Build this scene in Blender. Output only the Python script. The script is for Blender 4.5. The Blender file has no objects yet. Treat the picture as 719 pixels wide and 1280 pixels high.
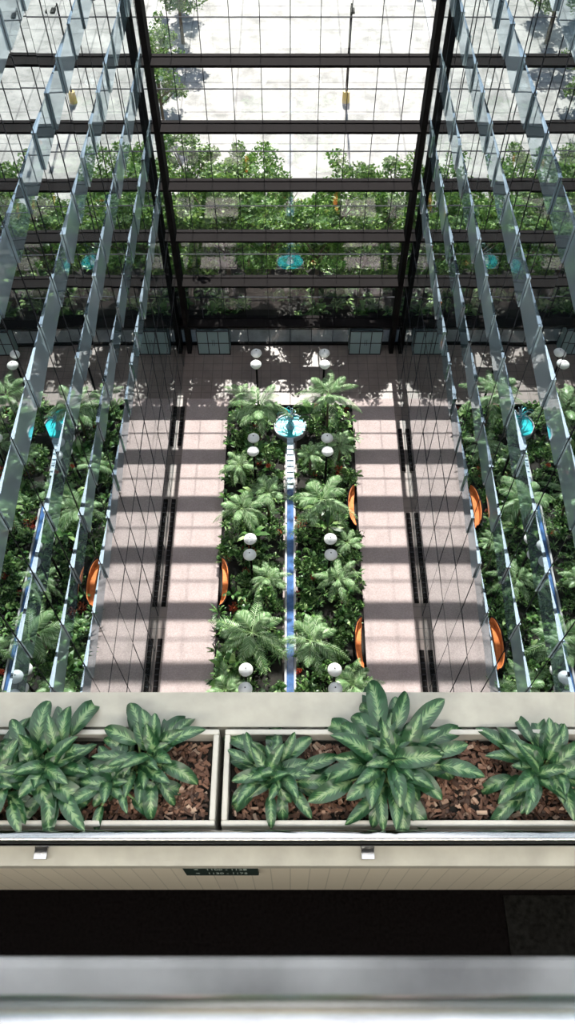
import bpy, math, random
from mathutils import Vector, Matrix
R = random.Random(7)
rad = math.radians
sc = bpy.context.scene
try:
    sc.view_settings.view_transform = 'Standard'
except Exception: pass

# ------------------------------------------------------------ materials
def nmat(name):
    m = bpy.data.materials.new(name); m.use_nodes = True
    nt = m.node_tree; nt.nodes.clear()
    o = nt.nodes.new('ShaderNodeOutputMaterial')
    return m, nt, o
def N(nt, t, **kw):
    n = nt.nodes.new(t)
    for k, v in kw.items():
        if k.startswith('i_'): n.inputs[k[2:].replace('_', ' ')].default_value = v
        else: setattr(n, k, v)
    return n
def c4(c): return (c[0], c[1], c[2], 1)
def ramp(nt, fac, stops):
    r = nt.nodes.new('ShaderNodeValToRGB')
    e = r.color_ramp.elements
    e[0].position = stops[0][0]; e[0].color = c4(stops[0][1])
    e[1].position = stops[-1][0]; e[1].color = c4(stops[-1][1])
    for p, c in stops[1:-1]:
        x = e.new(p); x.color = c4(c)
    nt.links.new(fac, r.inputs[0])
    return r.outputs[0]
def principled(name, col, rough=.6, metal=0, noise=None, bump=0, spec=.5):
    m, nt, o = nmat(name)
    b = N(nt, 'ShaderNodeBsdfPrincipled')
    b.inputs['Roughness'].default_value = rough
    b.inputs['Metallic'].default_value = metal
    b.inputs['Specular IOR Level'].default_value = spec
    b.inputs['Base Color'].default_value = c4(col)
    nt.links.new(b.outputs[0], o.inputs[0])
    if noise:
        sc_, amt = noise
        tc = N(nt, 'ShaderNodeTexCoord')
        no = N(nt, 'ShaderNodeTexNoise'); no.inputs['Scale'].default_value = sc_; no.inputs['Detail'].default_value = 6
        nt.links.new(tc.outputs['Object'], no.inputs['Vector'])
        lo = [max(0, x*(1-amt)) for x in col]; hi = [min(1, x*(1+amt)) for x in col]
        cc = ramp(nt, no.outputs[0], [(.3, lo), (.7, hi)])
        nt.links.new(cc, b.inputs['Base Color'])
        if bump:
            bp = N(nt, 'ShaderNodeBump'); bp.inputs['Strength'].default_value = bump; bp.inputs['Distance'].default_value = .01
            nt.links.new(no.outputs[0], bp.inputs['Height']); nt.links.new(bp.outputs[0], b.inputs['Normal'])
    return m
def island(name, stops, rough=.5, trans=0, spec=.4):
    m, nt, o = nmat(name)
    g = N(nt, 'ShaderNodeNewGeometry')
    cc = ramp(nt, g.outputs['Random Per Island'], stops)
    b = N(nt, 'ShaderNodeBsdfPrincipled'); b.inputs['Roughness'].default_value = rough
    b.inputs['Specular IOR Level'].default_value = spec
    nt.links.new(cc, b.inputs['Base Color'])
    if trans:
        t = N(nt, 'ShaderNodeBsdfTranslucent'); nt.links.new(cc, t.inputs[0])
        mx = N(nt, 'ShaderNodeMixShader'); mx.inputs[0].default_value = trans
        nt.links.new(b.outputs[0], mx.inputs[1]); nt.links.new(t.outputs[0], mx.inputs[2])
        nt.links.new(mx.outputs[0], o.inputs[0])
    else:
        nt.links.new(b.outputs[0], o.inputs[0])
    return m
def glossmix(name, fac, glosscol, base, basecol, rough=0.0):
    m, nt, o = nmat(name)
    g = N(nt, 'ShaderNodeBsdfGlossy'); g.inputs['Color'].default_value = c4(glosscol); g.inputs['Roughness'].default_value = rough
    b = N(nt, base); b.inputs['Color'].default_value = c4(basecol)
    mx = N(nt, 'ShaderNodeMixShader'); mx.inputs[0].default_value = fac
    nt.links.new(b.outputs[0], mx.inputs[1]); nt.links.new(g.outputs[0], mx.inputs[2])
    nt.links.new(mx.outputs[0], o.inputs[0])
    return m, nt, b, mx

M_endglass, *_ = glossmix('glass_end', .20, (.85, .92, .95), 'ShaderNodeBsdfTransparent', (.83, .87, .87))
M_mirror, *_ = glossmix('glass_mirror', .77, (.85, .90, .91), 'ShaderNodeBsdfDiffuse', (.025, .033, .036))
M_span, nts, bs, mxs = glossmix('glass_spandrel', .52, (.75, .86, .92), 'ShaderNodeBsdfDiffuse', (.3, .36, .38), .015)
gg = N(nts, 'ShaderNodeNewGeometry')
nts.links.new(ramp(nts, gg.outputs['Random Per Island'], [(0, (.10, .145, .165)), (.6, (.24, .31, .34)), (1, (.44, .53, .57))]), bs.inputs['Color'])
M_black = principled('metal_dark', (.014, .012, .012), .9, spec=.05)
M_mull = principled('mullion_grey', (.04, .04, .045), .8, spec=.1)
M_chrome = principled('steel', (.42, .42, .42), .16, 1)
M_steel = principled('ledge_grey', (.24, .24, .235), .5, 0, noise=(7, .5))
M_white = principled('lamp_white', (.88, .87, .85), .35)
M_soil = principled('soil', (.012, .010, .007), .9, noise=(3, .5))
M_cream = principled('cream_concrete', (.35, .34, .29), .75, noise=(7, .12), bump=.2)
M_planter = principled('planter_cream', (.46, .45, .40), .55, noise=(9, .06))
M_dfloor = principled('corridor_carpet_shaded', (.0035, .003, .003), .95, noise=(60, .5), spec=0)  # the corridor's shade is put into this near-black floor colour
M_tile = principled('corridor_tile_dark', (.007, .007, .0065), .95, noise=(40, .5), spec=0)  # dark floor tile, a little lighter than the carpet
M_orange = principled('orange_wood', (.68, .20, .05), .6, noise=(5, .2), spec=.2)
M_turq = principled('turquoise_water', (.04, .52, .58), .12, noise=(3, .35), bump=.8)
M_blue = principled('blue_water', (.07, .15, .34), .08, noise=(2.5, .5), bump=.8)
M_foam = principled('foam', (.42, .56, .68), .4, noise=(6, .3))
M_curb = principled('stone_curb', (.38, .38, .40), .6)
M_trunk = principled('bark', (.12, .085, .055), .9, noise=(8, .3))
M_signm = principled('sign_plate', (.014, .026, .022), .6, spec=.2)
M_text = principled('sign_text', (.30, .36, .32), .6)
M_yel = principled('yellow_paint', (.65, .45, .12), .6)
M_back = principled('wall_back_paint', (.35, .34, .31), .8)
M_leafA = island('leaf_garden', [(0, (.014, .06, .012)), (.4, (.05, .135, .03)), (.75, (.14, .28, .07)), (1, (.36, .50, .20))], .4, .2)
M_palm = island('leaf_palm', [(0, (.10, .21, .08)), (.5, (.22, .37, .16)), (1, (.46, .58, .36))], .35, .2)
M_tree = island('leaf_tree', [(0, (.035, .10, .015)), (.5, (.10, .21, .035)), (1, (.25, .38, .08))], .5, .3)
M_red = island('leaf_red', [(0, (.35, .03, .03)), (1, (.5, .12, .04))], .5, .1)
M_chip = island('bark_chips', [(0, (.03, .016, .010)), (.5, (.11, .052, .031)), (.85, (.20, .105, .065)), (1, (.40, .29, .21))], .7)

m, nt, o = nmat('frosted_diffuser'); t = N(nt, 'ShaderNodeBsdfTranslucent'); t.inputs[0].default_value = (.84, .86, .88, 1)  # translucent sheet that turns sun into soft top light
nt.links.new(t.outputs[0], o.inputs[0]); M_frost = m

def carpet():
    m, nt, o = nmat('carpet')
    tc = N(nt, 'ShaderNodeTexCoord'); b = N(nt, 'ShaderNodeBsdfPrincipled'); b.inputs['Roughness'].default_value = .95; b.inputs['Specular IOR Level'].default_value = .1
    n1 = N(nt, 'ShaderNodeTexNoise'); n1.inputs['Scale'].default_value = 14; n1.inputs['Detail'].default_value = 8; n1.inputs['Roughness'].default_value = .85
    nt.links.new(tc.outputs['Object'], n1.inputs['Vector'])
    n2 = N(nt, 'ShaderNodeTexNoise'); n2.inputs['Scale'].default_value = 1.2; n2.inputs['Detail'].default_value = 4
    nt.links.new(tc.outputs['Object'], n2.inputs['Vector'])
    mx = N(nt, 'ShaderNodeMixRGB', blend_type='MULTIPLY'); mx.inputs[0].default_value = 1
    nt.links.new(ramp(nt, n2.outputs[0], [(.3, (.40, .335, .325)), (.7, (.46, .385, .375))]), mx.inputs[1])
    nt.links.new(ramp(nt, n1.outputs[0], [(.3, (.62, .60, .60)), (.7, (1.2, 1.17, 1.17))]), mx.inputs[2])
    nt.links.new(mx.outputs[0], b.inputs['Base Color']); nt.links.new(b.outputs[0], o.inputs[0])
    return m
M_carpet = carpet()
def tiles(name, c1, c2, mo, w, h, ms, rough, ns=.35, lo=.72):
    m, nt, o = nmat(name)
    tc = N(nt, 'ShaderNodeTexCoord'); b = N(nt, 'ShaderNodeBsdfPrincipled'); b.inputs['Roughness'].default_value = rough
    br = N(nt, 'ShaderNodeTexBrick', offset=0.0); br.inputs['Scale'].default_value = 1
    br.inputs['Brick Width'].default_value = w; br.inputs['Row Height'].default_value = h; br.inputs['Mortar Size'].default_value = ms
    br.inputs['Color1'].default_value = c4(c1); br.inputs['Color2'].default_value = c4(c2); br.inputs['Mortar'].default_value = c4(mo)
    nt.links.new(tc.outputs['Object'], br.inputs['Vector'])
    n1 = N(nt, 'ShaderNodeTexNoise'); n1.inputs['Scale'].default_value = ns; n1.inputs['Detail'].default_value = 8; n1.inputs['Roughness'].default_value = .7
    nt.links.new(tc.outputs['Object'], n1.inputs['Vector'])
    mx = N(nt, 'ShaderNodeMixRGB', blend_type='MULTIPLY'); mx.inputs[0].default_value = 1
    nt.links.new(br.outputs[0], mx.inputs[1]); nt.links.new(ramp(nt, n1.outputs[0], [(.35, (lo, lo, lo)), (.6, (1.1, 1.1, 1.1))]), mx.inputs[2])
    nt.links.new(mx.outputs[0], b.inputs['Base Color']); nt.links.new(b.outputs[0], o.inputs[0])
    return m
M_floor = tiles('floor_tile', (.20, .155, .14), (.185, .14, .125), (.11, .09, .08), .6, .6, .02, .5)
M_plaza = tiles('plaza_concrete', (.43, .41, .385), (.39, .375, .355), (.25, .24, .23), 4.5, 4.5, .08, .85, .45, .55)
m, nt, o = nmat('ribbed_panel'); b = N(nt, 'ShaderNodeBsdfPrincipled'); b.inputs['Roughness'].default_value = .6
tc = N(nt, 'ShaderNodeTexCoord'); br = N(nt, 'ShaderNodeTexBrick', offset=0.0); br.inputs['Scale'].default_value = 1
mp = N(nt, 'ShaderNodeMapping'); mp.inputs['Rotation'].default_value = (rad(90), 0, 0)
nt.links.new(tc.outputs['Object'], mp.inputs[0]); nt.links.new(mp.outputs[0], br.inputs['Vector'])
br.inputs['Brick Width'].default_value = .1; br.inputs['Row Height'].default_value = 5; br.inputs['Mortar Size'].default_value = .003
br.inputs['Color1'].default_value = (.62, .57, .46, 1); br.inputs['Color2'].default_value = (.59, .54, .44, 1); br.inputs['Mortar'].default_value = (.44, .41, .33, 1)
nt.links.new(br.outputs[0], b.inputs['Base Color']); nt.links.new(b.outputs[0], o.inputs[0]); M_rib = m
# aglaonema leaf
m, nt, o = nmat('aglaonema_leaf'); b = N(nt, 'ShaderNodeBsdfPrincipled'); b.inputs['Roughness'].default_value = .34
uv = N(nt, 'ShaderNodeUVMap'); sep = N(nt, 'ShaderNodeSeparateXYZ'); nt.links.new(uv.outputs[0], sep.inputs[0])
a1 = N(nt, 'ShaderNodeMath', operation='SUBTRACT'); nt.links.new(sep.outputs[1], a1.inputs[0]); a1.inputs[1].default_value = .5
a2 = N(nt, 'ShaderNodeMath', operation='ABSOLUTE'); nt.links.new(a1.outputs[0], a2.inputs[0])
a3 = N(nt, 'ShaderNodeMath', operation='MULTIPLY'); nt.links.new(a2.outputs[0], a3.inputs[0]); a3.inputs[1].default_value = 2
cmb = N(nt, 'ShaderNodeCombineXYZ')
f1 = N(nt, 'ShaderNodeMath', operation='MULTIPLY'); nt.links.new(sep.outputs[0], f1.inputs[0]); f1.inputs[1].default_value = 16
f2 = N(nt, 'ShaderNodeMath', operation='MULTIPLY_ADD'); nt.links.new(a3.outputs[0], f2.inputs[0]); f2.inputs[1].default_value = -3.5; nt.links.new(f1.outputs[0], f2.inputs[2])
g = N(nt, 'ShaderNodeNewGeometry')
f3 = N(nt, 'ShaderNodeMath', operation='MULTIPLY'); nt.links.new(g.outputs['Random Per Island'], f3.inputs[0]); f3.inputs[1].default_value = 40
nt.links.new(f2.outputs[0], cmb.inputs[0]); nt.links.new(f3.outputs[0], cmb.inputs[1]); nt.links.new(a3.outputs[0], cmb.inputs[2])
no = N(nt, 'ShaderNodeTexNoise'); no.inputs['Scale'].default_value = 1.3; no.inputs['Detail'].default_value = 3
nt.links.new(cmb.outputs[0], no.inputs['Vector'])
f4 = N(nt, 'ShaderNodeMath', operation='MULTIPLY_ADD'); nt.links.new(no.outputs[0], f4.inputs[0]); f4.inputs[1].default_value = 1.8; nt.links.new(a3.outputs[0], f4.inputs[2])
f5 = N(nt, 'ShaderNodeMath', operation='DIVIDE'); nt.links.new(f4.outputs[0], f5.inputs[0]); f5.inputs[1].default_value = 2.8
cc = ramp(nt, f5.outputs[0], [(.24, (.20, .29, .15)), (.36, (.13, .22, .09)), (.43, (.04, .12, .045)), (.50, (.014, .055, .02)), (1, (.008, .038, .014))])
mid = N(nt, 'ShaderNodeMath', operation='LESS_THAN'); nt.links.new(a3.outputs[0], mid.inputs[0]); mid.inputs[1].default_value = .05
mx = N(nt, 'ShaderNodeMixRGB'); nt.links.new(mid.outputs[0], mx.inputs[0]); nt.links.new(cc, mx.inputs[1]); mx.inputs[2].default_value = (.16, .26, .12, 1)
nt.links.new(mx.outputs[0], b.inputs['Base Color']); nt.links.new(b.outputs[0], o.inputs[0]); M_agl = m
M_stem = principled('stem', (.16, .26, .09), .5)

# ------------------------------------------------------------ mesh builder
class MB:
    def __init__(s): s.v = []; s.f = []; s.m = []; s.uv = []; s.hasuv = False
    def face(s, pts, mi=0, uv=None):
        b0 = len(s.v); s.v.extend([tuple(p) for p in pts]); s.f.append(tuple(range(b0, b0+len(pts)))); s.m.append(mi)
        s.uv.append(uv)
    def grid(s, rows, mi=0, uvf=None):
        b0 = len(s.v); n = len(rows[0])
        for r in rows: s.v.extend([tuple(p) for p in r])
        for i in range(len(rows)-1):
            for j in range(n-1):
                s.f.append((b0+i*n+j, b0+i*n+j+1, b0+(i+1)*n+j+1, b0+(i+1)*n+j)); s.m.append(mi)
                if uvf:
                    s.uv.append([uvf(i, j), uvf(i, j+1), uvf(i+1, j+1), uvf(i+1, j)])
                else: s.uv.append(None)
    def box(s, x0, x1, y0, y1, z0, z1, mi=0):
        b0 = len(s.v)
        s.v += [(x0,y0,z0),(x1,y0,z0),(x1,y1,z0),(x0,y1,z0),(x0,y0,z1),(x1,y0,z1),(x1,y1,z1),(x0,y1,z1)]
        for q in ((0,3,2,1),(4,5,6,7),(0,1,5,4),(1,2,6,5),(2,3,7,6),(3,0,4,7)):
            s.f.append(tuple(b0+k for k in q)); s.m.append(mi); s.uv.append(None)
    def cyl(s, p0, p1, r0, r1=None, n=10, mi=0, cap=True):
        r1 = r0 if r1 is None else r1
        p0 = Vector(p0); p1 = Vector(p1); d = (p1-p0).normalized()
        a = d.orthogonal().normalized(); b = d.cross(a); b0 = len(s.v)
        for p, r in ((p0, r0), (p1, r1)):
            for k in range(n):
                t = 2*math.pi*k/n; s.v.append(tuple(p+(a*math.cos(t)+b*math.sin(t))*r))
        for k in range(n):
            s.f.append((b0+k, b0+(k+1)%n, b0+n+(k+1)%n, b0+n+k)); s.m.append(mi); s.uv.append(None)
        if cap:
            s.f.append(tuple(b0+k for k in reversed(range(n)))); s.m.append(mi); s.uv.append(None)
            s.f.append(tuple(b0+n+k for k in range(n))); s.m.append(mi); s.uv.append(None)
    def lathe(s, c, prof, n=24, mi=0):
        b0 = len(s.v)
        for r, z in prof:
            for k in range(n):
                t = 2*math.pi*k/n; s.v.append((c[0]+r*math.cos(t), c[1]+r*math.sin(t), c[2]+z))
        for i in range(len(prof)-1):
            for k in range(n):
                s.f.append((b0+i*n+k, b0+i*n+(k+1)%n, b0+(i+1)*n+(k+1)%n, b0+(i+1)*n+k)); s.m.append(mi); s.uv.append(None)
    def build(s, name, mats, smooth=False, parent=None, bevel=0):
        me = bpy.data.meshes.new(name); me.from_pydata(s.v, [], s.f)
        for mt in mats: me.materials.append(mt)
        me.polygons.foreach_set('material_index', s.m)
        if any(u is not None for u in s.uv):
            ul = me.uv_layers.new(name='UVMap')
            for p, u in zip(me.polygons, s.uv):
                for q in range(p.loop_total):
                    if u is not None: ul.data[p.loop_start+q].uv = u[q]
        if smooth: me.polygons.foreach_set('use_smooth', [True]*len(me.polygons))
        me.update()
        ob = bpy.data.objects.new(name, me); sc.collection.objects.link(ob)
        if parent: ob.parent = parent
        if bevel:
            bv = ob.modifiers.new('bevel', 'BEVEL'); bv.width = bevel; bv.segments = 2; bv.limit_method = 'ANGLE'
        return ob
def empty(name, loc=(0,0,0)):
    e = bpy.data.objects.new(name, None); e.location = loc; sc.collection.objects.link(e); return e

WX = 6.63; WY = 36.5; TOP = 42.0; BAR0 = 2.13; ST = 3.1
levels = [BAR0+ST*k for k in range(13)]

# ------------------------------------------------------------ floors / ground
b = MB(); b.box(-WX-.3, WX+.3, 1.4, WY, -.3, 0); b.build('floor', [M_floor])
b = MB(); b.box(-90, 90, WY, 190, -.3, -.02); b.build('ground_plaza', [M_plaza])
for s in (-1, 1):
    b = MB(); xs = sorted((s*3.68, s*6.2)); b.box(xs[0], xs[1], 6, 31.9, .001, .02); b.build('carpet_runner', [M_carpet])
b = MB()
for s, segs in ((1, ((13.2, 15.6), (18.2, 23.6), (26.5, 29.5))), (-1, ((13.2, 16.2), (18.0, 24.5), (28.3, 31.2)))):
    for y0, y1 in segs:
        xs = sorted((s*6.30, s*6.52)); b.box(xs[0], xs[1], y0, y1, 0.001, .12)
        k = y0+.2
        while k < y1-.1:
            b.box(xs[0]+.02, xs[1]-.02, k, k+.05, .12, .14, 1); k += .3
b.build('floor_grille', [M_black, M_mull])

# ------------------------------------------------------------ side walls
def sidewall(s, name):
    b = MB(); x = s*WX
    b.box(min(x+s*.12, x+s*.3), max(x+s*.12, x+s*.3), -3, WY, 0, TOP, 2)
    pw = .95; ny = 40; y_start = WY-ny*pw
    def pane(y0, y1, z0, z1, j):
        t1 = R.uniform(-j, j); t2 = R.uniform(-j, j); t3 = R.uniform(-j*.3, j*.3)
        b.face([(x+t1+t3, y0, z0), (x+t2+t3, y1, z0), (x+t2, y1, z1), (x+t1, y0, z1)], 0)
    bh = .52; first = 3
    zs = []; z = 0
    for k, l in enumerate(levels):
        if k < first:
            zs.append((z, l)); z = l
        else:
            zs.append((z, l-bh)); z = l+bh
    zs.append((z, TOP))
    for z0, z1 in zs:
        if z1 <= z0: continue
        for i in range(ny//2):
            pane(y_start+i*2*pw, y_start+(i+1)*2*pw, z0, z1, .008)
    for k, l in enumerate(levels):
        if k < first:
            b.box(min(x-s*.012, x+s*.06), max(x-s*.012, x+s*.06), y_start, WY, l-.02, l+.02, 3); continue
        for i in range(ny//2):
            y0 = y_start+i*2*pw; y1 = y0+2*pw
            st = s*R.uniform(.05, .085); z0, z1 = l-bh, l+bh
            a = (x-st, y0); c = (x, y1); d = (x+s*.01, y0)
            b.grid([[(*a, z0), (*c, z0)], [(*a, z1), (*c, z1)]], 1)
            b.face([(*a, z1), (*c, z1), (*d, z1)], 1); b.face([(*a, z0), (*c, z0), (*d, z0)], 3)
            b.face([(*a, z0), (*d, z0), (*d, z1), (*a, z1)], 1)
    for i in range(0, ny+1, 2):
        y = y_start+i*pw
        b.box(min(x-s*.010, x+s*.06), max(x-s*.010, x+s*.06), y-.010, y+.010, 0, TOP, 3)
    return b.build(name, [M_mirror, M_span, M_black, M_mull])
sidewall(-1, 'wall_left'); sidewall(1, 'wall_right')

# ------------------------------------------------------------ end glass wall
b = MB(); NP = 10; w = 2*WX/NP
zl = [0]+levels+[TOP]
for i in range(len(zl)-1):
    z0, z1 = zl[i], zl[i+1]
    zm = z0+.55*(z1-z0) if z1-z0 > 2.5 else None
    parts = [(z0, z1)] if zm is None else [(z0, zm), (zm, z1)]
    for (p0, p1) in parts:
        for k in range(NP):
            j = .0035; t = [R.uniform(-j, j) for _ in range(3)]
            x0 = -WX+k*w; x1 = x0+w
            b.face([(x0, WY+t[0], p0), (x1, WY+t[1], p0), (x1, WY+t[1]+t[2], p1), (x0, WY+t[0]+t[2], p1)], 0)
    if zm: b.box(-WX, WX, WY-.05, WY+.03, zm-.012, zm+.012, 1)
for k in range(1, NP):
    x = -WX+k*w; b.box(x-.014, x+.014, WY-.06, WY+.03, 0, TOP, 1)
for l in levels:
    b.box(-WX, WX, WY-.75, WY-.06, l-.06, l+.06, 2)
    b.box(-WX, WX, WY-.06, WY+.18, l-.10, l+.10, 2)
for s in (-1, 1):
    b.box(s*6.33-.13, s*6.33+.13, WY-.85, WY+.05, 0, TOP, 2)
b.box(-WX, WX, WY-.1, WY+.1, 0, .12, 2)
b.build('window_curtain_wall', [M_endglass, M_mull, M_black])

# entrance vestibules
M_doorglass, *_ = glossmix('door_glass', .30, (.8, .93, .95), 'ShaderNodeBsdfDiffuse', (.36, .50, .52), .03)
for di, cx in enumerate((-4.75, 4.65)):
    e = empty('door_%d' % (di+1), (cx, WY-.12, 0))
    b = MB(); X = .98; Y = -.80; H = 1.98
    for xx in (-X, -X/3, X/3, X):
        b.box(xx-.025, xx+.025, Y-.025, Y+.025, 0.001, H, 1)
    for xx in (-X, X): b.box(xx-.025, xx+.025, -.05, 0, 0.001, H, 1)
    b.box(-X, X, Y-.025, Y+.025, H-.05, H, 1); b.box(-X, X, Y-.025, Y+.025, 0.001, .08, 1)
    b.box(-X, X, Y-.02, Y+.02, .95, 1.0, 1)
    for xx in (-X, X): b.box(xx-.02, xx+.02, Y, 0, H-.05, H, 1)
    b.face([(-X, Y, .08), (X, Y, .08), (X, Y, H), (-X, Y, H)], 0)
    for xx in (-X, X): b.face([(xx, Y, .02), (xx, 0, .02), (xx, 0, H), (xx, Y, H)], 0)
    b.face([(-X, Y, H-.01), (X, Y, H-.01), (X, 0, H-.01), (-X, 0, H-.01)], 2)
    b.cyl((-.06, Y-.05, .8), (-.06, Y-.05, 1.3), .012, n=8, mi=1); b.cyl((.06, Y-.05, .8), (.06, Y-.05, 1.3), .012, n=8, mi=1)
    b.build('door_vestibule', [M_doorglass, M_mull, M_span], parent=e)

# ------------------------------------------------------------ unseen diffusing roof, back wall
b = MB(); b.box(-WX, WX, -3, WY, TOP+.3, TOP+.34)
b.build('ceiling_diffuser', [M_frost])  # unseen roof added to keep direct sun off the planters and soften it
b = MB()
for k in range(11): y = -2.8+k*3.9; b.box(-WX, WX, y-.1, y+.1, TOP-.0, TOP+.28)
b.build('ceiling_beams', [M_black])
b = MB(); b.box(-WX, WX, 1.2, 1.4, 0, 30.6); b.box(-WX, WX, -3.2, -3, 30.6, TOP+.3); b.build('wall_back', [M_back])

# ------------------------------------------------------------ garden
b = MB()
b.box(-3.55, -.38, 9, 31.0, .001, .3, 0); b.box(.38, 3.55, 9, 31.0, .001, .3, 0)
b.box(-3.66, -3.55, 9, 31.1, .001, .36, 1); b.box(3.55, 3.66, 9, 31.1, .001, .36, 1)
b.box(-3.66, 3.66, 31.0, 31.12, .001, .36, 1)
b.build('garden_bed', [M_soil, M_black])
b = MB()
b.box(-.17, .17, 9, 28.2, .02, .30, 0)
for s in (-1, 1): b.box(min(s*.17, s*.28), max(s*.17, s*.28), 9, 28.2, .001, .42, 1)
for i in range(9):
    y = 25.0+i*.36; b.box(-.18, .18, y, y+.36, .30, .34+.06*i, 2)
b.build('water_channel', [M_blue, M_curb, M_foam], bevel=.01)
b = MB(); fc = (0, 29.3, 0)
b.lathe(fc, [(0, .3), (.95, .3), (.95, .62), (.87, .62), (.87, .5), (0, .5)], 32, 1)
b.lathe(fc, [(0, .56), (.86, .56)], 32, 0)
b.lathe(fc, [(.30, .5), (.16, .8), (.12, 1.1), (.2, 1.3), (0, 1.35)], 24, 2)
for k in range(28):
    a = 2*math.pi*k/28+R.uniform(-.15, .15); L = R.uniform(.25, .85); hh = R.uniform(.4, 1.1); tw = R.uniform(.4, 1.1)
    prev = Vector((fc[0], fc[1], 1.1))
    for q in range(1, 9):
        t = q/8; aa = a+tw*t; p = Vector((fc[0]+L*t*math.cos(aa), fc[1]+L*t*math.sin(aa), 1.1+hh*t*2.2-hh*1.9*t*t))
        b.cyl(prev, p, .03*(1.2-t*.6), .03*(1.2-(t+.12)*.6), 5, 2 if k % 2 == 0 else 0, False); prev = p
b.build('fountain', [M_turq, M_curb, M_foam], smooth=False)

alc = [(-3.35, 18.9), (3.3, 23.5), (3.3, 15.6)]
for ax, ay in alc:
    s = 1 if ax > 0 else -1
    e = empty('curved_bench', (s*3.50, ay, .3))
    b = MB(); n = 20
    def arc(rx, ry, z):
        return [(-s*rx*math.cos(rad(-88+176*k/n)), ry*math.sin(rad(-88+176*k/n)), z) for k in range(n+1)]
    b.grid([arc(.40, 1.32, 0.01), arc(.40, 1.32, .75), arc(.36, 1.28, .75), arc(.33, 1.24, .40), arc(.08, .95, .40), arc(.08, .95, .01)], 0)
    b.grid([arc(.47, 1.38, 0.01), arc(.47, 1.38, .8), arc(.405, 1.33, .8), arc(.405, 1.33, .01)], 1)
    b.build('bench_shell', [M_orange, M_black], smooth=False, parent=e)

def in_alc(x, y, mgn=0):
    for ax, ay in alc:
        if ((x-(3.52 if ax > 0 else -3.52))/(.52+mgn))**2+((y-ay)/(1.4+mgn))**2 < 1: return True
    return False

def palm(b, cx, cy, cz, L, nf=12, mi=0, ml=1, el0=72, leafl=.24):
    for i in range(nf):
        a = 2.39996*i+R.uniform(-.3, .3); e = rad(el0-(el0-8)*(i/nf)**.6+R.uniform(-10, 10)); l = L*R.uniform(.75, 1.2)
        dr = R.uniform(.6, 1.2)
        h = Vector((math.cos(a), math.sin(a), 0)); sd = Vector((-math.sin(a), math.cos(a), 0))
        def P(t): return Vector((cx, cy, cz))+h*(l*t*math.cos(e)*(1-.10*t)+l*.1*t)+Vector((0,0,1))*(l*(t*math.sin(e)-dr*t*t*.6))
        pr = None; ns = 20
        for q in range(ns+1):
            t = q/ns; p = P(t)
            if pr is not None:
                b.face([pr-sd*.018, pr+sd*.018, p+sd*.012, p-sd*.012], ml)
            if q >= 3:
                ll = L*leafl*math.sin(math.pi*(.15+.78*t))
                tg = (P(min(t+.03, 1.03))-p).normalized()
                for sg in (-1, 1):
                    d = (sd*sg*.75+tg*.75+Vector((0,0,-.22))).normalized()
                    m_ = p+d*ll*.5; tip = p+d*ll+Vector((0,0,-.12*ll)); wv = tg*(.017*L)
                    b.face([p-wv*.5, m_-wv, tip, m_+wv, p+wv*.5], mi)
            pr = p
def shrub(b, cx, cy, cz, r, n, lw, mi=0):
    for i in range(n):
        a = R.uniform(0, 6.283); e = rad(R.uniform(5, 80)); l = r*R.uniform(.6, 1.1)
        h = Vector((math.cos(a), math.sin(a), 0)); sd = Vector((-math.sin(a), math.cos(a), 0)); up = Vector((0,0,1))
        base = Vector((cx, cy, cz))+h*r*.12
        p1 = base+h*l*.5*math.cos(e)+up*l*.55*math.sin(e)
        p2 = base+h*l*.85*math.cos(e*.8)+up*l*.75*math.sin(e)
        p3 = base+h*l*1.1*math.cos(e*.6)+up*l*.6*math.sin(e)
        w_ = l*lw
        b.grid([[base-sd*w_*.1, base+sd*w_*.1], [p1-sd*w_, p1+sd*w_], [p2-sd*w_*.8, p2+sd*w_*.8], [p3-sd*.005, p3+sd*.005]], mi)
def bush(b, cx, cy, cz, r, n, ls, mi=0):
    for i in range(n):
        d = Vector((R.gauss(0,1), R.gauss(0,1), abs(R.gauss(0,1)))).normalized()*r*R.uniform(.55, 1.05)
        p = Vector((cx, cy, cz))+d; p.z = cz+d.z*.9
        u = (d.normalized()+Vector((R.gauss(0,.5), R.gauss(0,.5), R.gauss(0,.4)))).normalized(); v = u.cross(Vector((R.gauss(0,1), R.gauss(0,1), R.gauss(0,1)))).normalized()
        L = ls*R.uniform(.6, 1.2)
        b.face([p-u*L*.5, p+v*L*.28, p+u*L*.6, p-v*L*.28], mi)
b = MB(); cnt = 0
while cnt < 860:
    x = R.uniform(-3.6, 3.6); y = R.uniform(9.5, 30.9)
    if abs(x) < .34 or in_alc(x, y, .12): continue
    if abs(y-29.3) < 1.15 and abs(x) < 1.05: continue
    cnt += 1
    h = .2+abs(R.gauss(0, .38))
    if abs(x) < .9: h = min(h, .45)
    r = R.uniform(.18, .44)
    if abs(x)-r < .2: r = max(.16, abs(x)-.2)
    kind = R.random()
    if kind < .035: bush(b, x, y, h, r*.7, 50, .12, 1)
    elif kind < .45: bush(b, x, y, h, r, 60, .17, 0)
    elif kind < .72: shrub(b, x, y, h, r*1.2, 18, .085, 0)
    else: shrub(b, x, y, h, r*1.2, 11, .2, 0)
for k in range(28):
    while True:
        x = R.uniform(.9, 3.2)*R.choice((-1, 1)); y = R.uniform(11, 30.3)
        if not in_alc(x, y, .35): break
    z = R.uniform(.9, 2.2)
    b.cyl((x, y, .28), (x, y, z), .04, .03, 6, 2)
    if R.random() < .55: bush(b, x, y, z, R.uniform(.4, .65), 150, .2, 0)
    else: shrub(b, x, y, z, .8, 17, .15, 0)
b.build('garden_shrubs', [M_leafA, M_red, M_trunk])
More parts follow.
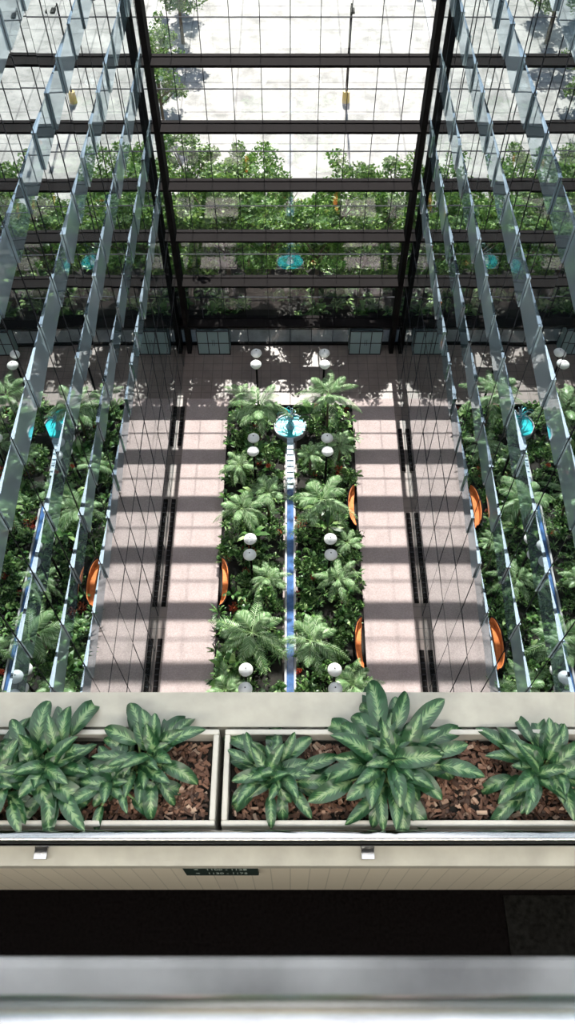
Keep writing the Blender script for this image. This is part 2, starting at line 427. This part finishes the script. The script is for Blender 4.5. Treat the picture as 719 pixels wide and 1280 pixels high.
pal = [(-1.75,15.2,3.0,1.9),(.95,15.0,2.6,1.65),(2.3,18.4,2.2,1.3),(-2.5,22.4,2.4,1.5),(1.55,22.4,3.2,1.9),(-1.15,23.2,2.6,1.4),
       (-1.7,28.2,3.4,1.9),(2.1,29.2,3.4,1.8),(-2.8,30.2,2.2,1.1),(-2.7,25.4,2.0,1.2),(2.7,26.8,2.0,1.2),(2.8,13.0,2.2,1.4),(-2.9,12.8,2.2,1.4),
       (-1.1,18.6,1.9,1.2),(2.9,20.8,1.6,1.0),(-1.0,12.2,1.7,1.1),(1.1,26.2,2.0,1.0)]
for (x, y, z, L) in pal:
    e = empty('palm', (x, y, .3)); b = MB()
    palm(b, 0, 0, z-.3, L, 14)
    b.build('palm_fronds', [M_palm, M_stem], parent=e)
    b = MB()
    for q in range(8):
        z0 = (z-.3)*q/8; z1 = (z-.3)*(q+1)/8; b.cyl((0,0,z0), (0,0,z1), .075, .06, 8, 0)
    b.build('palm_trunk', [M_trunk], parent=e)

# lamp posts
for y in (12.55, 19.1, 25.2, 31.0):
    for s in (-1, 1):
        gz = 0 if y > 30.9 else .3
        e = empty('lamp_post', (s*1.9, y+(.25 if y > 30.9 else 0), gz)); b = MB(); H = 3.7-gz
        b.lathe((0,0,0), [(0,0),(.15,0),(.15,.08),(.08,.16),(.065,.3),(.055,H),(0,H)], 14, 0)
        b.cyl((0,-.43,H), (0,.43,H), .032, n=8, mi=0)
        for t in (-1, 1):
            b.cyl((0,t*.43,H), (0,t*.43,H+.12), .03, n=8, mi=0)
            b.lathe((0,t*.43,H+.35), [(0,-.24),(.12,-.23),(.23,-.14),(.31,-.01),(.30,.05),(.21,.15),(.1,.19),(0,.2)], 24, 1)
            b.lathe((0,t*.43,H+.54), [(.03,-.01),(.03,.02),(0,.03)], 12, 0)
        b.build('lamp_body', [M_black, M_white], smooth=True, parent=e)

# ------------------------------------------------------------ outside trees
def treemesh(seed, H, cr):
    rr = random.Random(seed); b = MB()
    b.cyl((0,0,0), (0,0,H*.45), .17, .11, 9, 1)
    for k in range(9):
        a = k*2.4; e = rad(rr.uniform(30, 65)); l = H*.4
        p0 = Vector((0,0,H*rr.uniform(.28,.45))); p1 = p0+Vector((math.cos(a)*math.cos(e), math.sin(a)*math.cos(e), math.sin(e)))*l
        b.cyl(p0, p1, .07, .02, 6, 1)
    for c in range(42):
        a = rr.uniform(0, 6.283); rr_ = cr*math.sqrt(rr.random())*.95; zz = H*.36+H*.58*rr.random()*(1-(rr_/cr)**2*.5)
        c0 = Vector((rr_*math.cos(a), rr_*math.sin(a), zz)); sz = rr.uniform(.35, .8)
        for q in range(120):
            d = Vector((rr.gauss(0,1), rr.gauss(0,1), rr.gauss(0,1))).normalized()*sz*rr.uniform(.5,1.1)
            d.z *= .75; p = c0+d
            u = Vector((rr.gauss(0,1), rr.gauss(0,1), rr.gauss(0,.5))).normalized(); v = u.cross(Vector((rr.gauss(0,1), rr.gauss(0,1), rr.gauss(0,1)))).normalized()
            L = rr.uniform(.08, .17)
            b.face([p-u*L, p+v*L*.55, p+u*L, p-v*L*.55], 0)
    me = b.build('tree_tmp', [M_tree, M_trunk]); m_ = me.data; bpy.data.objects.remove(me); return m_
tms = [treemesh(i, H, c) for i, (H, c) in enumerate(((8.6, 2.5), (8.2, 2.6), (8.4, 2.3)))]
tpos = []; RT = random.Random(5)
for yy, hh, x0, st in ((40.6, 1.10, -20, 2.7), (44.2, 1.0, -23, 3.7), (47.8, .93, -22.5, 4.0)):
    x = x0
    while x < 23:
        if not (yy > 47 and x > 1.2 and x < 6): tpos.append((x+RT.uniform(-.4,.4), yy+RT.uniform(-.5,.5), hh*RT.uniform(.9,1.06)))
        x += st
tpos += [(-9.6, 74, 1.0), (-11, 66, .8), (-10.2, 81, .9), (-10, 60, .8), (14, 90, 1), (16, 84, .9)]
for i, (x, y, s_) in enumerate(tpos):
    o_ = bpy.data.objects.new('tree', tms[i % 3]); sc.collection.objects.link(o_)
    o_.location = (x, y, .03 if y < 50.5 else -.02); o_.scale = (s_, s_, s_); o_.rotation_euler[2] = RT.uniform(0, 6.28)
b = MB()
for k in range(200): shrub(b, R.uniform(-12, 12), R.uniform(38.6, 50), R.uniform(.0, .25), R.uniform(.5, .9), 18, .16)
b.build('hedge', [M_leafA])
b = MB(); b.box(-24, 24, 37.8, 50.5, -.02, .03); b.build('planting_bed', [M_soil])
for x, y in ((4.6, 64.5),):
    b = MB(); b.cyl((x, y, -.02), (x, y, .9), .32, .28, 14, 1); b.cyl((x, y, .9), (x, y, 7.5), .09, .06, 10, 0)
    b.cyl((x, y, 7.4), (x, y-1.2, 7.6), .04, n=8, mi=0); b.box(x-.16, x+.16, y-1.7, y-1.0, 7.52, 7.66, 0)
    b.build('street_lamp', [M_black, M_yel])
b = MB()
for k in range(9): b.box(-14, -13.9, 52+4*k, 54.5+4*k, -.02, .0)
b.box(-13, -12.6, 51, 130, -.02, .14); b.box(12.6, 13, 51, 130, -.02, .14)
b.build('plaza_kerb', [M_curb])

# ------------------------------------------------------------ lower-floor parapet with planters
ZP = 32.0; PX = 6.52
b = MB()
b.box(-PX, PX, 1.315, 1.50, 31.0, ZP, 0)
b.box(-PX, PX, .80, 1.315, 31.0, 31.55, 0)
b.face([(-PX,.80,31.955),(PX,.80,31.955),(PX,.665,31.93),(-PX,.665,31.93)], 0)
b.box(-PX, PX, .665, .80, 31.86, 31.93, 0)
b.box(-PX, PX, .69, .80, 31.0, 31.86, 1)
b.build('balcony_parapet', [M_cream, M_rib])
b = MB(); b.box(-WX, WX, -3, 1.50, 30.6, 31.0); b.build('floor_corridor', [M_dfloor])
b = MB(); b.box(1.22, 5.5, -1.5, .66, 31.001, 31.012); b.build('corridor_tile_patch', [M_tile])  # slightly lighter tile patch added on the black corridor floor

def planter(x0, x1, name='planter_box'):
    e = empty(name, ((x0+x1)/2, 1.06, 31.56)); X = (x1-x0)/2
    b = MB(); y0, y1 = -.235, .235; t = .028; h = .465
    b.box(-X, X, y0, y0+t, 0, h); b.box(-X, X, y1-t, y1, 0, h); b.box(-X, -X+t, y0+t, y1-t, 0, h); b.box(X-t, X, y0+t, y1-t, 0, h)
    b.box(-X+t, X-t, y0+t, y1-t, 0, .36, 1)
    b.build('planter_shell', [M_planter, M_soil], parent=e, bevel=.006)
    b = MB()
    for k in range(int(2600*(x1-x0)/2)):
        px = R.uniform(-X+t+.025, X-t-.025); py = R.uniform(y0+t+.025, y1-t-.025); pz = .365+R.uniform(0, .03)
        l, w_, hh = R.uniform(.006, .025), R.uniform(.004, .010), R.uniform(.002, .005)
        M = Matrix.Translation((px, py, pz)) @ Matrix.Rotation(R.uniform(0, 6.28), 4, 'Z') @ Matrix.Rotation(R.uniform(-.5, .5), 4, 'X') @ Matrix.Rotation(R.uniform(-.4, .4), 4, 'Y')
        i0 = len(b.v); b.box(-l, l, -w_, w_, -hh, hh)
        for q in range(i0, len(b.v)): b.v[q] = tuple(M @ Vector(b.v[q]))
    b.build('bark_mulch', [M_chip], parent=e)
planter(-2.80, -.362); planter(-.332, 2.10)
planter(2.13, 4.6); planter(-5.3, -2.83)

def aglaonema(cx, cy, rad_, n, seed):
    rr = random.Random(seed); e = empty('aglaonema_plant', (cx, cy, 31.93)); b = MB()
    S = rad_/.40
    for i in range(n):
        f = i/(n-1); a = i*2.39996+rr.uniform(-.35, .35)
        e0 = rad(82-62*f+rr.uniform(-10, 10)); st = S*(.05+.12*f)*rr.uniform(.75, 1.2)
        back = max(0, -math.sin(a))
        L = S*(.20+.06*f)*rr.uniform(.76, 1.12)*(1-.22*back*f); W = L*rr.uniform(.19, .24)
        h = Vector((math.cos(a), math.sin(a), 0)); sd = Vector((-math.sin(a), math.cos(a), 0)); up = Vector((0,0,1))
        p = Vector((rr.uniform(-.07,.07), rr.uniform(-.035,.035), .0))*S
        zc = rr.uniform(.02, .09)*S*(1-f*.7)+.02; p0 = p.copy(); p0.z = zc
        d = h*math.cos(e0)+up*math.sin(e0); p1 = p0+d*st
        b.cyl(Vector((p.x, p.y, -.02)), p0, .010, .008, 6, 1); b.cyl(p0, p1, .007, .005, 6, 1)
        ns = 14; nc = 7; rows = []; q = p1.copy(); el = e0-.15; curl = rad(rr.uniform(45, 105)); tw = rr.uniform(-.7, .7); sw = rr.uniform(-1.0, 1.0)
        for k in range(ns+1):
            t = k/ns
            w_ = W*((t+.012)**.6)*((1-t)**.75)*2.05
            hh = (h+sd*sw*t*.5).normalized(); s2 = up.cross(hh).normalized()
            tg = hh*math.cos(el)+up*math.sin(el); nrm = tg.cross(-s2).normalized()
            if nrm.z < 0: nrm = -nrm
            side = (s2*math.cos(tw*t)+nrm*math.sin(tw*t))
            row = []
            for c in range(nc):
                v = c/(nc-1)*2-1
                row.append(q+side*v*w_+nrm*(abs(v)*w_*.30 + .06*w_*math.sin(t*20+v*2)))
            rows.append(row); q = q+tg*(L/ns); el -= curl/ns
        b.grid(rows, 0, lambda i_, j_: (i_/ns, j_/(nc-1)))
    b.build('leaves', [M_agl, M_stem], smooth=True, parent=e)
aglaonema(-1.20, 1.10, .41, 48, 1); aglaonema(-1.46, 1.03, .37, 38, 11)
aglaonema(-.72, 1.15, .36, 34, 2); aglaonema(-.86, 1.02, .30, 22, 12)
aglaonema(-.07, 1.06, .33, 36, 3)
aglaonema(.50, 1.11, .45, 64, 4)
aglaonema(1.24, 1.08, .37, 42, 5)
aglaonema(1.95, 1.08, .38, 36, 6); aglaonema(-2.3, 1.08, .38, 36, 8)

# handrail of the lower balcony
e = empty('handrail', (0, .765, 32.06)); b = MB()
b.cyl((-PX, 0, 0), (PX, 0, 0), .036, n=32, mi=0)
b.build('rail_tube', [M_chrome], smooth=True, parent=e)
b = MB(); x = -5.87
while x < 6.5:
    b.cyl((x, -.005, -.11), (x, 0, -.03), .016, n=12); b.cyl((x, -.012, -.112), (x, -.012, -.10), .035, n=16)
    b.box(x-.03, x+.03, -.075, -.02, -.115, -.098); x += 1.56
b.build('rail_brackets', [M_chrome], parent=e)

# room sign
e = empty('room_number_sign', (-.345, .684, 31.73)); b = MB(); b.box(-.185, .185, -.012, 0.004, -.125, .125); b.build('plate', [M_signm], parent=e, bevel=.004)
for i, tx in enumerate(('<   1100 - 1128', '<   1130 - 1175')):
    c = bpy.data.curves.new('lettering', 'FONT'); c.body = tx; c.size = .042; c.extrude = .0004; c.align_x = 'CENTER'; c.align_y = 'CENTER'
    o_ = bpy.data.objects.new('lettering', c); c.materials.append(M_text); sc.collection.objects.link(o_); o_.parent = e
    o_.rotation_euler = (rad(90), 0, 0); o_.location = (0, -.0128, .055-.11*i); o_.scale = (1, 1.6, 1)

# camera floor: own parapet + rail
b = MB(); b.box(-WX, WX, -3, -.12, 34.0, 34.3); b.build('floor_upper_corridor', [M_dfloor])
b = MB(); b.box(-PX, PX, -.12, .03, 34.0, 35.28, 1); b.box(-PX, PX, -.13, .048, 35.28, 35.33, 0)
b.build('balcony_ledge', [M_steel, M_back], bevel=.008)
M_rail2 = principled('near_rail_steel', (.58, .58, .59), .22, 1, noise=(9, .25))
e = empty('handrail', (0, -.012, 35.43)); b = MB(); b.cyl((-PX, 0, 0), (PX, 0, 0), .032, n=32)
b.build('rail_tube', [M_rail2], smooth=True, parent=e)
b = MB(); x = -5.4
while x < 6.5: b.cyl((x, -.01, -.10), (x, 0, -.02), .012, n=12); x += 1.56
b.build('rail_brackets', [M_chrome], parent=e)

# fill light added under the upper slab to brighten the parapet's inner face
e = empty('corridor_fill_light', (0, -.6, 33.96)); b = MB(); b.box(-6, 6, -.08, .08, -.03, .04)
b.build('fill_housing', [M_white], parent=e)
al = bpy.data.lights.new('parapet_fill', 'AREA'); al.shape = 'RECTANGLE'; al.size = 11; al.size_y = .14; al.energy = 190; al.color = (1, .93, .82)
ao = bpy.data.objects.new('parapet_fill', al); sc.collection.objects.link(ao); ao.parent = e; ao.location = (0, .1, -.05)
ao.rotation_euler = (rad(38), 0, 0)

# ------------------------------------------------------------ light
w_ = bpy.data.worlds.new('World'); sc.world = w_; w_.use_nodes = True; nt = w_.node_tree
bg = nt.nodes['Background']; sky = nt.nodes.new('ShaderNodeTexSky'); sky.sky_type = 'NISHITA'; sky.sun_disc = False
sky.sun_elevation = rad(43.6); sky.sun_rotation = 0; nt.links.new(sky.outputs[0], bg.inputs[0]); bg.inputs[1].default_value = .18
L = bpy.data.lights.new('sun', 'SUN'); L.energy = 15.5; L.angle = rad(.53); L.color = (1, .95, .89)
so = bpy.data.objects.new('sun', L); sc.collection.objects.link(so); so.location = (0, 80, 60)
so.rotation_euler = (rad(-(90-43.6)), 0, 0)

cam = bpy.data.cameras.new('camera'); co = bpy.data.objects.new('camera', cam); sc.collection.objects.link(co)
co.location = (0, 0, 36); co.rotation_euler = (rad(90-56.6), 0, 0)
cam.sensor_fit = 'VERTICAL'; cam.sensor_height = 36; cam.sensor_width = 20.25; cam.lens = 988/1280*36; cam.shift_x = -3.5/1280
cam.clip_start = .02; cam.clip_end = 500
cam.dof.use_dof = True; cam.dof.focus_distance = 12; cam.dof.aperture_fstop = 9
sc.camera = co
